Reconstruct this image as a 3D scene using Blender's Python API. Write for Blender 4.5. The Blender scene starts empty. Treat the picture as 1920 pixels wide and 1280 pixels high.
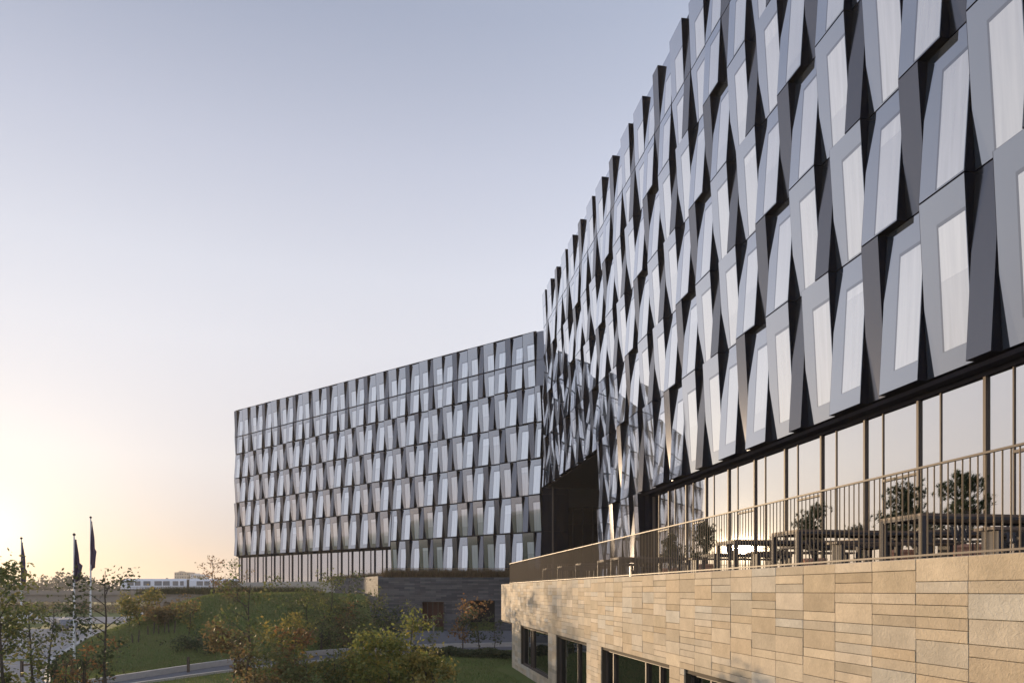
import bpy, math, random
from mathutils import Vector, Matrix
random.seed(7)
R = math.radians
F = 1400.0; CX = 960.0; HY = 1107.0          # focal length and horizon of the photograph, in its pixels
scene = bpy.context.scene
COL = scene.collection

# ------------------------------------------------------------------ camera
cam_d = bpy.data.cameras.new('camera'); cam = bpy.data.objects.new('camera', cam_d); COL.objects.link(cam)
cam_d.sensor_fit = 'HORIZONTAL'; cam_d.sensor_width = 36; cam_d.lens = F/1920*36
cam_d.shift_y = (HY-640)/1920.0; cam_d.clip_start = 0.1; cam_d.clip_end = 9000
cam.location = (0, 0, 0); cam.rotation_euler = (R(90), 0, 0)
scene.camera = cam

# ------------------------------------------------------------------ sun + sky
SUN = Vector((-0.604, 0.856, 0.0570)).normalized()
sun_d = bpy.data.lights.new('sun', 'SUN'); sun = bpy.data.objects.new('sun', sun_d); COL.objects.link(sun)
sun_d.energy = 5.0; sun_d.angle = R(0.6); sun_d.color = (1.0, 0.72, 0.44)
sun.rotation_euler = SUN.to_track_quat('Z', 'Y').to_euler()
sun.location = (-60, 85, 40)
world = bpy.data.worlds.new('World'); scene.world = world; world.use_nodes = True
wn = world.node_tree.nodes; wl = world.node_tree.links; wn.clear()
def wnode(t, **k):
    n = wn.new(t)
    for a, b in k.items(): setattr(n, a, b)
    return n
out = wnode('ShaderNodeOutputWorld')
sky = wnode('ShaderNodeTexSky', sky_type='NISHITA', sun_disc=False, sun_elevation=R(3.1), sun_rotation=math.atan2(-SUN.x, SUN.y)*-1, air_density=1.0, dust_density=1.2, ozone_density=1.5)
b1 = wnode('ShaderNodeBackground'); b1.inputs[1].default_value = 0.05
tint = wnode('ShaderNodeVectorMath', operation='MULTIPLY'); wl.new(sky.outputs[0], tint.inputs[0]); tint.inputs[1].default_value = (.20, .30, .66); wl.new(tint.outputs[0], b1.inputs[0])
tc = wnode('ShaderNodeTexCoord'); sep = wnode('ShaderNodeSeparateXYZ'); wl.new(tc.outputs['Generated'], sep.inputs[0])
def mkramp(stops):
    rp = wnode('ShaderNodeValToRGB'); wl.new(sep.outputs['Z'], rp.inputs[0]); e_ = rp.color_ramp.elements
    while len(e_) < len(stops): e_.new(0.5)
    for e, (p, c) in zip(e_, stops): e.position = p; e.color = (*c, 1)
    return rp
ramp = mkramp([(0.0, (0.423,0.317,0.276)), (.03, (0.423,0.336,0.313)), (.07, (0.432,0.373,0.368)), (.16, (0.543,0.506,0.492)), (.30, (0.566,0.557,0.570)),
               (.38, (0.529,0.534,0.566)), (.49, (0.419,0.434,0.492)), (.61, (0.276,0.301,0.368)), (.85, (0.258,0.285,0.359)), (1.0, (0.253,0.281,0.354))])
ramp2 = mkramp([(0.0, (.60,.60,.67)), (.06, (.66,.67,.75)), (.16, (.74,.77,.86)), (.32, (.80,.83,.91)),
                (.42, (.62,.66,.77)), (.55, (.44,.48,.58)), (.70, (.31,.35,.44)), (.85, (.30,.33,.41)), (1.0, (.275,.305,.385))])  # sky away from the sun, raised to lift the ambient light
dot = wnode('ShaderNodeVectorMath', operation='DOT_PRODUCT'); wl.new(tc.outputs['Generated'], dot.inputs[0]); dot.inputs[1].default_value = SUN
mx = wnode('ShaderNodeMath', operation='MAXIMUM'); wl.new(dot.outputs['Value'], mx.inputs[0]); mx.inputs[1].default_value = 0
def glow(power, amp, col):
    p = wnode('ShaderNodeMath', operation='POWER'); wl.new(mx.outputs[0], p.inputs[0]); p.inputs[1].default_value = power
    b = wnode('ShaderNodeMath', operation='MULTIPLY'); wl.new(p.outputs[0], b.inputs[0]); b.inputs[1].default_value = amp
    g = wnode('ShaderNodeBackground'); g.inputs[0].default_value = (*col, 1); wl.new(b.outputs[0], g.inputs[1]); return g
def add(a, b):
    s = wnode('ShaderNodeAddShader'); wl.new(a.outputs[0], s.inputs[0]); wl.new(b.outputs[0], s.inputs[1]); return s
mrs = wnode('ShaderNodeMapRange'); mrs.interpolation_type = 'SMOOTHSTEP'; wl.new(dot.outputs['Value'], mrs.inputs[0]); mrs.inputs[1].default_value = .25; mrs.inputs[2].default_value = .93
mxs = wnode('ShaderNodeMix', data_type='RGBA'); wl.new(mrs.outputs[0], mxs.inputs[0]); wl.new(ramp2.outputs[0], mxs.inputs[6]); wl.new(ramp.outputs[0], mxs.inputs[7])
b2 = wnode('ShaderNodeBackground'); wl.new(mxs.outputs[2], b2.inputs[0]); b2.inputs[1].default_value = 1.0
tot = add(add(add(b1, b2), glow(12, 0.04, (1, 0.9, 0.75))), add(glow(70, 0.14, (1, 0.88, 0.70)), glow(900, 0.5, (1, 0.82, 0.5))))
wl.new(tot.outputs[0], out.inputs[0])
vs = scene.view_settings
vs.view_transform = 'Standard'; vs.look = 'None'; vs.exposure = 0.37; vs.gamma = 1.0; vs.use_curve_mapping = False

# ------------------------------------------------------------------ helpers
class MB:
    def __init__(s): s.v = []; s.f = []; s.m = []
    def poly(s, pts, mi=0):
        k = len(s.v); s.v += [tuple(p) for p in pts]; s.f.append(tuple(range(k, k+len(pts)))); s.m.append(mi)
    def hexa(s, p, mi=0, front=None):     # p: 8 corners; 0-3 front (ccw seen from outside), 4-7 back
        k = len(s.v); s.v += [tuple(q) for q in p]
        fs = [(0,1,2,3), (5,4,7,6), (4,0,3,7), (1,5,6,2), (3,2,6,7), (4,5,1,0)]
        for i, f in enumerate(fs):
            s.f.append(tuple(k+a for a in f)); s.m.append(front if (i == 0 and front is not None) else mi)
    def box(s, x0, x1, y0, y1, z0, z1, mi=0, front=None):
        s.hexa([(x0,y0,z0),(x1,y0,z0),(x1,y0,z1),(x0,y0,z1),(x0,y1,z0),(x1,y1,z0),(x1,y1,z1),(x0,y1,z1)], mi, front)
    def tube(s, a, b, r0, r1=None, n=6, mi=0, cap=True):
        a = Vector(a); b = Vector(b); r1 = r0 if r1 is None else r1
        d = (b-a).normalized(); u = d.cross(Vector((0.3,0.1,1)) if abs(d.z) < .9 else Vector((1,0,0))).normalized(); w = d.cross(u)
        k = len(s.v)
        for p, r in ((a, r0), (b, r1)):
            for i in range(n):
                t = 2*math.pi*i/n; s.v.append(tuple(p+(u*math.cos(t)+w*math.sin(t))*r))
        for i in range(n):
            j = (i+1) % n; s.f.append((k+i, k+j, k+n+j, k+n+i)); s.m.append(mi)
        if cap:
            s.f.append(tuple(k+i for i in reversed(range(n)))); s.m.append(mi)
            s.f.append(tuple(k+n+i for i in range(n))); s.m.append(mi)
    def lathe(s, prof, n=16, mi=0, c=(0,0,0)):
        k = len(s.v)
        for r, z in prof:
            for i in range(n):
                t = 2*math.pi*i/n; s.v.append((c[0]+r*math.cos(t), c[1]+r*math.sin(t), c[2]+z))
        for q in range(len(prof)-1):
            for i in range(n):
                j = (i+1) % n; s.f.append((k+q*n+i, k+q*n+j, k+(q+1)*n+j, k+(q+1)*n+i)); s.m.append(mi)
    def mesh(s, name, mats, smooth=False):
        me = bpy.data.meshes.new(name); me.from_pydata(s.v, [], s.f)
        for m in (mats if isinstance(mats, (list, tuple)) else [mats]): me.materials.append(m)
        me.polygons.foreach_set('material_index', s.m)
        if smooth: me.polygons.foreach_set('use_smooth', [True]*len(me.polygons))
        me.update(); return me
def link(name, data, parent=None, loc=None, mat=None, **props):
    o = bpy.data.objects.new(name, data); COL.objects.link(o)
    if parent is not None: o.parent = parent
    if loc is not None: o.location = loc
    if mat is not None: o.matrix_local = mat
    for k, v in props.items(): o[k] = v
    return o
def build(mb, name, mats, parent=None, loc=None, smooth=False, mat=None, **props):
    return link(name, mb.mesh(name, mats, smooth), parent, loc, mat, **props)
def thing(name, label, cat, loc=(0,0,0), rz=0, group=None):
    o = link(name, None, None, loc); o.rotation_euler = (0, 0, rz); o['label'] = label; o['category'] = cat
    if group: o['group'] = group
    return o
def dup(root, loc, rz, label=None, sc=None):
    r = root.copy(); COL.objects.link(r); r.location = loc; r.rotation_euler = (0, 0, rz)
    if sc: r.scale = (sc, sc, sc)
    if label: r['label'] = label
    for ch in list(root.children):
        c = ch.copy(); COL.objects.link(c); c.parent = r
        for g in list(ch.children):
            d = g.copy(); COL.objects.link(d); d.parent = c
    return r

# ------------------------------------------------------------------ materials
def mat(name, col=(.5,.5,.5), rough=.6, metal=0.0, spec=.5, noise=None, bump=None, island=None, objrand=None, trans=0.0):
    """col: base; noise=(scale, amount, col2); bump=(scale, strength, distance); island / objrand: list of colours picked at random"""
    m = bpy.data.materials.new(name); m.use_nodes = True; nt = m.node_tree; N = nt.nodes; L = nt.links
    p = N['Principled BSDF']; p.inputs['Base Color'].default_value = (*col, 1); p.inputs['Roughness'].default_value = rough
    p.inputs['Metallic'].default_value = metal; p.inputs['Specular IOR Level'].default_value = spec
    g = N.new('ShaderNodeTexCoord'); src = None
    if island or objrand:
        cols = island or objrand
        if island: r = N.new('ShaderNodeNewGeometry').outputs['Random Per Island']
        else: r = N.new('ShaderNodeObjectInfo').outputs['Random']
        cr = N.new('ShaderNodeValToRGB'); L.new(r, cr.inputs[0]); e = cr.color_ramp.elements
        while len(e) < len(cols): e.new(.5)
        for i, c in enumerate(cols): e[i].position = i/max(1, len(cols)-1); e[i].color = (*c, 1)
        src = cr.outputs[0]
    if noise:
        n = N.new('ShaderNodeTexNoise'); n.inputs['Scale'].default_value = noise[0]; n.inputs['Detail'].default_value = 6; n.inputs['Roughness'].default_value = .65
        L.new(g.outputs['Object'], n.inputs['Vector'])
        mr = N.new('ShaderNodeMapRange'); mr.inputs[1].default_value = .3; mr.inputs[2].default_value = .7; L.new(n.outputs['Fac'], mr.inputs[0])
        mr.inputs[4].default_value = noise[1]
        mix = N.new('ShaderNodeMix'); mix.data_type = 'RGBA'; L.new(mr.outputs[0], mix.inputs[0])
        if src: L.new(src, mix.inputs[6])
        else: mix.inputs[6].default_value = (*col, 1)
        mix.inputs[7].default_value = (*noise[2], 1); src = mix.outputs[2]
    if src: L.new(src, p.inputs['Base Color'])
    if bump:
        n = N.new('ShaderNodeTexNoise'); n.inputs['Scale'].default_value = bump[0]; n.inputs['Detail'].default_value = 5
        L.new(g.outputs['Object'], n.inputs['Vector'])
        b = N.new('ShaderNodeBump'); b.inputs['Strength'].default_value = bump[1]; b.inputs['Distance'].default_value = bump[2]
        L.new(n.outputs['Fac'], b.inputs['Height']); L.new(b.outputs[0], p.inputs['Normal'])
    if trans > 0:
        t = N.new('ShaderNodeBsdfTranslucent'); ms = N.new('ShaderNodeMixShader'); ms.inputs[0].default_value = trans
        if src: L.new(src, t.inputs[0])
        else: t.inputs[0].default_value = (*col, 1)
        o = N['Material Output']; L.new(p.outputs[0], ms.inputs[1]); L.new(t.outputs[0], ms.inputs[2]); L.new(ms.outputs[0], o.inputs[0])
    return m
def glass(name, under, refl, fac, rough=.015, edge=.25, warp=0.0, vary=0.0, streak=None):
    """coated facade glass: what lies behind it, under a partly mirroring pane"""
    m = bpy.data.materials.new(name); m.use_nodes = True; nt = m.node_tree; N = nt.nodes; L = nt.links
    N.remove(N['Principled BSDF']); o = N['Material Output']
    d = N.new('ShaderNodeBsdfDiffuse'); d.inputs[0].default_value = (*under, 1)
    g = N.new('ShaderNodeBsdfGlossy'); g.inputs[0].default_value = (*refl, 1); g.inputs['Roughness'].default_value = rough
    lw = N.new('ShaderNodeLayerWeight'); lw.inputs[0].default_value = .5; sq = N.new('ShaderNodeMath'); sq.operation = 'POWER'; L.new(lw.outputs['Facing'], sq.inputs[0]); sq.inputs[1].default_value = 2.0
    ma = N.new('ShaderNodeMath'); ma.operation = 'MULTIPLY_ADD'; L.new(sq.outputs[0], ma.inputs[0]); ma.inputs[1].default_value = edge; ma.inputs[2].default_value = fac
    ma.use_clamp = True
    if vary:
        oi = N.new('ShaderNodeObjectInfo'); hs = N.new('ShaderNodeMapRange'); L.new(oi.outputs['Random'], hs.inputs[0]); hs.inputs[3].default_value = 1-vary; hs.inputs[4].default_value = 1+vary*.5
        vm = N.new('ShaderNodeVectorMath'); vm.operation = 'SCALE'; vm.inputs[0].default_value = under; L.new(hs.outputs[0], vm.inputs['Scale']); L.new(vm.outputs[0], d.inputs[0])
    if streak:
        tc2 = N.new('ShaderNodeTexCoord'); sp = N.new('ShaderNodeSeparateXYZ'); L.new(tc2.outputs['Object'], sp.inputs[0])
        o2 = N.new('ShaderNodeObjectInfo'); t1 = N.new('ShaderNodeMath'); t1.operation = 'MULTIPLY_ADD'; L.new(o2.outputs['Random'], t1.inputs[0]); t1.inputs[1].default_value = 7.0; t1.inputs[2].default_value = -1.5
        df = N.new('ShaderNodeMath'); df.operation = 'GREATER_THAN'; L.new(sp.outputs['Z'], df.inputs[0]); L.new(t1.outputs[0], df.inputs[1])      # blind drawn down to a random height
        wv = N.new('ShaderNodeTexNoise'); wv.inputs['Scale'].default_value = 5; wv.inputs['Detail'].default_value = 2
        mp = N.new('ShaderNodeMapping'); mp.inputs['Scale'].default_value = (1, 1, .03); L.new(tc2.outputs['Object'], mp.inputs[0]); L.new(mp.outputs[0], wv.inputs['Vector'])
        c1 = N.new('ShaderNodeMapRange'); L.new(wv.outputs['Fac'], c1.inputs[0]); c1.inputs[1].default_value = .3; c1.inputs[2].default_value = .7; c1.inputs[3].default_value = .80; c1.inputs[4].default_value = 1.05
        c2 = N.new('ShaderNodeMapRange'); L.new(df.outputs[0], c2.inputs[0]); c2.inputs[3].default_value = .80; c2.inputs[4].default_value = 1.06
        cm = N.new('ShaderNodeMath'); cm.operation = 'MULTIPLY'; L.new(c1.outputs[0], cm.inputs[0]); L.new(c2.outputs[0], cm.inputs[1])
        vs2 = N.new('ShaderNodeVectorMath'); vs2.operation = 'SCALE'; L.new(vm.outputs[0], vs2.inputs[0]); L.new(cm.outputs[0], vs2.inputs['Scale']); L.new(vs2.outputs[0], d.inputs[0])
    if warp:
        tc = N.new('ShaderNodeTexCoord'); n = N.new('ShaderNodeTexNoise'); n.inputs['Scale'].default_value = .5; n.inputs['Detail'].default_value = 1
        L.new(tc.outputs['Object'], n.inputs['Vector'])
        b = N.new('ShaderNodeBump'); b.inputs['Strength'].default_value = 1; b.inputs['Distance'].default_value = warp; L.new(n.outputs['Fac'], b.inputs['Height']); L.new(b.outputs[0], g.inputs['Normal'])
    ms = N.new('ShaderNodeMixShader'); L.new(ma.outputs[0], ms.inputs[0]); L.new(d.outputs[0], ms.inputs[1]); L.new(g.outputs[0], ms.inputs[2]); L.new(ms.outputs[0], o.inputs[0])
    return m
M = {}
M['spandrel'] = glass('spandrel_glass', (.055,.066,.085), (.86,.89,.95), .23, .03, 1.0, .003, .2)
M['pane'] = glass('vision_glass', (.50,.55,.62), (.95,.97,1.0), .36, .012, .8, .003, .22, True)
M['casing'] = mat('dark_casing_metal', (.011,.012,.019), .7, .0, .0)
M['reveal_shade'] = glass('window_reveal_shade', (.05,.055,.065), (.80,.83,.90), .16, .03, .8)  # shade round the set-back window, put into the colour
M['metal'] = mat('grey_metal_panel', (.125,.132,.155), .15, .85, .4, noise=(1.3,.2,(.105,.11,.13)))
M['body'] = mat('dark_wall_membrane', (.012,.012,.015), .8)
M['dark_clad'] = mat('dark_brown_cladding', (.008,.007,.007), .5, .2, .4)
M['dark_glass'] = glass('dark_glass', (.012,.011,.011), (.7,.7,.7), .10, .03, .4)
M['shop'] = glass('ground_floor_glass', (.04,.04,.04), (.93,.93,.93), .70, .022, .2, .0015)
M['low_glass'] = glass('basement_glass', (.008,.009,.009), (.8,.85,.85), .16, .01, .4)
M['bronze'] = mat('bronze_frame', (.085,.066,.055), .55, .0, .3)
M['rail'] = mat('bronze_railing', (.29,.21,.13), .6, .3, .3)
M['concrete'] = mat('concrete', (.36,.34,.31), .85, noise=(3,.5,(.27,.26,.24)), bump=(20,.3,.01))
SLABC = [(0.484,0.387,0.260),(0.558,0.468,0.353),(0.409,0.324,0.218),(0.484,0.423,0.336),(0.586,0.486,0.353),(0.391,0.333,0.252),(0.512,0.405,0.277),(0.446,0.414,0.353),(0.605,0.513,0.395),(0.428,0.351,0.244),(0.502,0.468,0.403),(0.493,0.405,0.286)]
def stone(name, rnd):
    m = mat(name, rough=.82, spec=.3, **{rnd: SLABC}); nt = m.node_tree; N = nt.nodes; L = nt.links; p = N['Principled BSDF']
    src = p.inputs['Base Color'].links[0].from_socket
    tc = N.new('ShaderNodeTexCoord'); oi = N.new('ShaderNodeObjectInfo'); gp = N.new('ShaderNodeNewGeometry')
    sc = N.new('ShaderNodeMath'); sc.operation = 'MULTIPLY'; L.new(oi.outputs['Random'], sc.inputs[0]); sc.inputs[1].default_value = 77
    cb = N.new('ShaderNodeCombineXYZ'); L.new(sc.outputs[0], cb.inputs[1]); L.new(sc.outputs[0], cb.inputs[0])
    av = N.new('ShaderNodeVectorMath'); av.operation = 'ADD'; L.new(gp.outputs['Position'], av.inputs[0]); L.new(cb.outputs[0], av.inputs[1])
    n1 = N.new('ShaderNodeTexNoise'); n1.inputs['Scale'].default_value = 2.2; n1.inputs['Detail'].default_value = 4; L.new(av.outputs[0], n1.inputs['Vector'])
    n2 = N.new('ShaderNodeTexNoise'); n2.inputs['Scale'].default_value = 16; n2.inputs['Detail'].default_value = 6; n2.inputs['Roughness'].default_value = .6; n2.inputs['Distortion'].default_value = 1.2; L.new(av.outputs[0], n2.inputs['Vector'])
    mr = N.new('ShaderNodeMapRange'); mr.inputs[1].default_value = .3; mr.inputs[2].default_value = .72; mr.inputs[3].default_value = .86; mr.inputs[4].default_value = 1.12; L.new(n1.outputs['Fac'], mr.inputs[0])
    mr2 = N.new('ShaderNodeMapRange'); mr2.inputs[1].default_value = .3; mr2.inputs[2].default_value = .72; mr2.inputs[3].default_value = .90; mr2.inputs[4].default_value = 1.08; L.new(n2.outputs['Fac'], mr2.inputs[0])
    mm = N.new('ShaderNodeMath'); mm.operation = 'MULTIPLY'; L.new(mr.outputs[0], mm.inputs[0]); L.new(mr2.outputs[0], mm.inputs[1])
    vm = N.new('ShaderNodeVectorMath'); vm.operation = 'SCALE'; L.new(src, vm.inputs[0]); L.new(mm.outputs[0], vm.inputs['Scale']); L.new(vm.outputs[0], p.inputs['Base Color'])
    b = N.new('ShaderNodeBump'); b.inputs['Strength'].default_value = .8; b.inputs['Distance'].default_value = .013; L.new(n2.outputs['Fac'], b.inputs['Height'])
    L.new(b.outputs[0], p.inputs['Normal']); return m
M['slab'] = stone('sandstone_slab', 'objrand'); M['slab_far'] = stone('sandstone_slab_far', 'island')
M['joint'] = mat('dark_joint', (.07,.055,.04), .9)
def brick_mat(name, c1, c2, mortar, sx, sz, rot=0):
    m = mat(name, rough=.8); nt = m.node_tree; N = nt.nodes; L = nt.links; p = N['Principled BSDF']
    tc = N.new('ShaderNodeTexCoord'); mp = N.new('ShaderNodeMapping'); mp.inputs['Rotation'].default_value = (R(90), 0, 0)
    L.new(tc.outputs['Object'], mp.inputs[0]); b = N.new('ShaderNodeTexBrick'); L.new(mp.outputs[0], b.inputs['Vector'])
    b.inputs['Color1'].default_value = (*c1,1); b.inputs['Color2'].default_value = (*c2,1); b.inputs['Mortar'].default_value = (*mortar,1)
    b.inputs['Scale'].default_value = 1; b.inputs['Brick Width'].default_value = sx; b.inputs['Row Height'].default_value = sz; b.inputs['Mortar Size'].default_value = .006
    n = N.new('ShaderNodeTexNoise'); n.inputs['Scale'].default_value = .5; n.inputs['Detail'].default_value = 5; L.new(tc.outputs['Object'], n.inputs['Vector'])
    mr = N.new('ShaderNodeMapRange'); mr.inputs[3].default_value = .6; mr.inputs[4].default_value = 1.4; L.new(n.outputs['Fac'], mr.inputs[0])
    vm = N.new('ShaderNodeVectorMath'); vm.operation = 'SCALE'; L.new(b.outputs['Color'], vm.inputs[0]); L.new(mr.outputs[0], vm.inputs['Scale']); L.new(vm.outputs[0], p.inputs['Base Color'])
    return m
M['far_stone'] = brick_mat('far_slate_wall', (.13,.128,.13), (.055,.056,.066), (.035,.03,.03), 1.1, .2)
M['asphalt'] = mat('asphalt', (.14,.145,.165), .9, 0, .05, noise=(.6,.6,(.18,.18,.19)), bump=(60,.3,.01))
M['paving'] = mat('pale_paving', (.34,.33,.33), .95, 0, .0, noise=(.15,.6,(.30,.29,.28)))
M['kerb'] = mat('kerb_concrete', (.50,.49,.48), .8, noise=(4,.4,(.28,.27,.26)))
M['bark'] = mat('bark', (.060,.048,.038), .9, noise=(9,.6,(.11,.095,.08)), bump=(30,.5,.01))
M['palebark'] = mat('pale_bark', (.30,.28,.25), .85, noise=(12,.7,(.10,.09,.08)))
M['wood'] = mat('weathered_wood', (.10,.075,.055), .85, noise=(14,.6,(.06,.045,.035)))
M['white'] = mat('white_paint', (.72,.73,.75), .4)
M['flag'] = mat('dark_purple_flag', (.075,.055,.13), .8, noise=(2,.5,(.14,.09,.12)), trans=.25)
M['steel'] = mat('dark_steel', (.035,.034,.040), .6, .0, .3)
M['tabletop'] = mat('brown_table_board', (.11,.075,.055), .6, noise=(8,.4,(.07,.05,.04)))
M['terracotta'] = mat('terracotta', (.42,.22,.15), .85, noise=(6,.4,(.34,.19,.13)))
M['soil'] = mat('soil', (.05,.035,.025), .95)
M['needle'] = mat('pine_needles', island=[(.030,.050,.020),(.045,.072,.028),(.022,.038,.018)], rough=.6, trans=.15)
LEAF = {
 'green': [(0.081,0.115,0.041),(0.115,0.149,0.051),(0.149,0.169,0.065),(0.176,0.176,0.074),(0.088,0.108,0.046),(0.216,0.189,0.074)],
 'brown': [(0.142,0.108,0.057),(0.203,0.135,0.065),(0.128,0.124,0.057),(0.230,0.155,0.068),(0.108,0.105,0.051)],
 'gold':  [(0.338,0.243,0.068),(0.243,0.209,0.065),(0.162,0.176,0.061),(0.340,0.270,0.068),(0.128,0.149,0.054),(0.270,0.223,0.068)],
 'rust':  [(0.297,0.149,0.068),(0.216,0.115,0.057),(0.149,0.108,0.057),(0.340,0.189,0.068),(0.135,0.124,0.057)],
 'yellowgreen': [(0.189,0.223,0.061),(0.243,0.250,0.068),(0.142,0.182,0.057),(0.324,0.270,0.068),(0.176,0.189,0.057),(0.108,0.142,0.046)],
 'dark':  [(0.046,0.065,0.032),(0.065,0.086,0.041),(0.089,0.105,0.046),(0.057,0.065,0.035)],
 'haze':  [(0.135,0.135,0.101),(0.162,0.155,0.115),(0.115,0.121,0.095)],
}
for k, c in LEAF.items(): M['leaf_'+k] = mat('leaves_'+k, island=c, rough=.65, trans=.42)
M['grassblade'] = mat('grass_blades', island=[(.10,.16,.045),(.14,.19,.055),(.19,.22,.07),(.10,.125,.045),(.24,.21,.10)], rough=.7, trans=.4)
M['drygrass'] = mat('dry_grass_blades', island=[(.14,.085,.045),(.10,.075,.035),(.19,.12,.06),(.08,.075,.03)], rough=.8, trans=.3)
M['hedgegrass'] = mat('shrub_blades', island=[(.05,.06,.024),(.075,.07,.03),(.035,.05,.02),(.10,.075,.04)], rough=.8, trans=.25)
M['ground'] = mat('grass_ground', (.105,.15,.048), .95, 0, .05, noise=(.28,.75,(.15,.145,.065)), bump=(6,.8,.06))
M['viaduct'] = mat('viaduct_concrete', (.20,.185,.17), .9, noise=(.4,.5,(.15,.14,.13)))
M['train'] = mat('train_white', (.62,.66,.74), .35); M['train_glass'] = mat('train_glass', (.06,.08,.11), .1, 0, .8)
M['under'] = mat('train_underframe', (.035,.033,.033), .7)
M['redwood'] = mat('red_wood_interior', (.10,.042,.028), .7)

# ------------------------------------------------------------------ terrain
def ss(a, b, x):
    t = min(1, max(0, (x-a)/(b-a))); return t*t*(3-2*t)
def nz(x, y): return (math.sin(x*.31+y*.17)+math.sin(x*.13-y*.29+1.3)+.6*math.sin(x*.71+y*.53+.4))/2.6
def hgt(x, y):
    z = -4.17 - .75*ss(-14, -26, x) if x < -14 else -4.17
    z += (-1.4)*ss(110, 200, y)
    left = ss(-39.5, -28.0, x - .10*(y-72)); right = 1-ss(-22, -12.5, x)
    back = ss(46, 73, y + .25*(x+26))
    far = 1-ss(150, 190, y)
    m = left*right*back
    pl = left*(ss(78, 84, y))*(1-ss(40, 60, x))
    m = max(m, pl if y > 78 else 0)
    z = z + (-.30 - z)*m*far
    if 34 < y < 150: z += .10*nz(x, y)*ss(.05, .5, m)
    return z
def axis(lo, hi, d, far_lo, far_hi, g=1.35):
    a = [lo+i*d for i in range(int((hi-lo)/d)+1)]
    s = d; v = lo; L_ = []
    while v > far_lo: s *= g; v -= s; L_.append(v)
    s = d; v = a[-1]; R_ = []
    while v < far_hi: s *= g; v += s; R_.append(v)
    return L_[::-1]+a+R_
xs = axis(-60, 12, .6, -3500, 3500); ys = axis(6, 130, .6, -300, 6000)
nx, ny = len(xs), len(ys)
me = bpy.data.meshes.new('ground')
me.from_pydata([(x, y, hgt(x, y)) for y in ys for x in xs], [], [(j*nx+i, j*nx+i+1, (j+1)*nx+i+1, (j+1)*nx+i) for j in range(ny-1) for i in range(nx-1)])
me.materials.append(M['ground']); me.polygons.foreach_set('use_smooth', [True]*len(me.polygons)); me.update()
link('ground', me, kind='structure')
def X(px, Y): return (px-CX)/F*Y
def Z(py, Y): return (HY-py)/F*Y

def strip(name, pts, mats, dz, **kw):   # pts: list of (xl,yl,xr,yr) draped on the ground
    mb = MB(); rows = []
    for k in range(len(pts)-1):
        a, b = pts[k], pts[k+1]; n = 6
        for i in range(n + (k == len(pts)-2)):
            t = i/n; rows.append([a[q]*(1-t)+b[q]*t for q in range(4)])
    nn = 5
    for r in rows:
        for c in range(nn+1):
            u = c/nn; x = r[0]*(1-u)+r[2]*u; y = r[1]*(1-u)+r[3]*u
            mb.v.append((x, y, hgt(x, y)+dz))
    for k in range(len(rows)-1):
        for c in range(nn):
            i = k*(nn+1)+c; mb.f.append((i, i+1, i+nn+2, i+nn+1)); mb.m.append(0)
    return build(mb, name, mats, **kw)
PATHC = [(-27, 27), (-21, 31.5), (-17.6, 36.5), (-14.2, 42.5), (-10.2, 48.5), (-5, 52.5), (2, 54.5), (12, 55)]
def offs(line, d):
    o = []
    for i, p in enumerate(line):
        a = Vector(line[max(0, i-1)]); b = Vector(line[min(len(line)-1, i+1)]); t = (b-a).normalized()
        o.append((p[0]-t.y*d, p[1]+t.x*d))
    return o
pl_, pr_ = offs(PATHC, 1.55), offs(PATHC, -1.55)
strip('path', [(*a, *b) for a, b in zip(pl_, pr_)], M['asphalt'], .035, kind='structure')
strip('driveway', [(-8.5, 53, 14, 57.2), (-9.5, 58, 14, 62), (-11.5, 65, 14, 70), (-12, 78, 14, 78)], M['asphalt'], .024, kind='structure')
strip('road', [(-75, 62, -24, 38.5), (-78, 72, -31, 50), (-80, 92, -37.5, 74), (-84, 102, -41, 92)], M['paving'], .03, kind='structure')
strip('road', [(-130, 118, -46, 112), (-132, 150, -46, 150), (-134, 170, -46, 172)], M['paving'], .05, kind='structure')
def kerbline(line, w=.16, h=.13):
    mb = MB(); pts = []
    for k in range(len(line)-1):
        for i in range(6): t = i/6; pts.append((line[k][0]*(1-t)+line[k+1][0]*t, line[k][1]*(1-t)+line[k+1][1]*t))
    pts.append(line[-1]); A = offs(pts, w/2); B = offs(pts, -w/2)
    for k in range(len(pts)-1):
        z0, z1 = hgt(*pts[k]), hgt(*pts[k+1])
        mb.hexa([(*B[k], z0-.1), (*B[k+1], z1-.1), (*B[k+1], z1+h), (*B[k], z0+h), (*A[k], z0-.1), (*A[k+1], z1-.1), (*A[k+1], z1+h), (*A[k], z0+h)])
    build(mb, 'kerb', M['kerb'], kind='structure')
kerbline(offs(PATHC, 1.7), .2, .34); kerbline(offs(PATHC[:6], -1.65), .16, .12)
kerbline([(-24, 38.5), (-31, 50), (-37.5, 74), (-41, 92)], .3, .14)
kerbline([(-46, 112), (-130, 118)], .3, .14)

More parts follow.
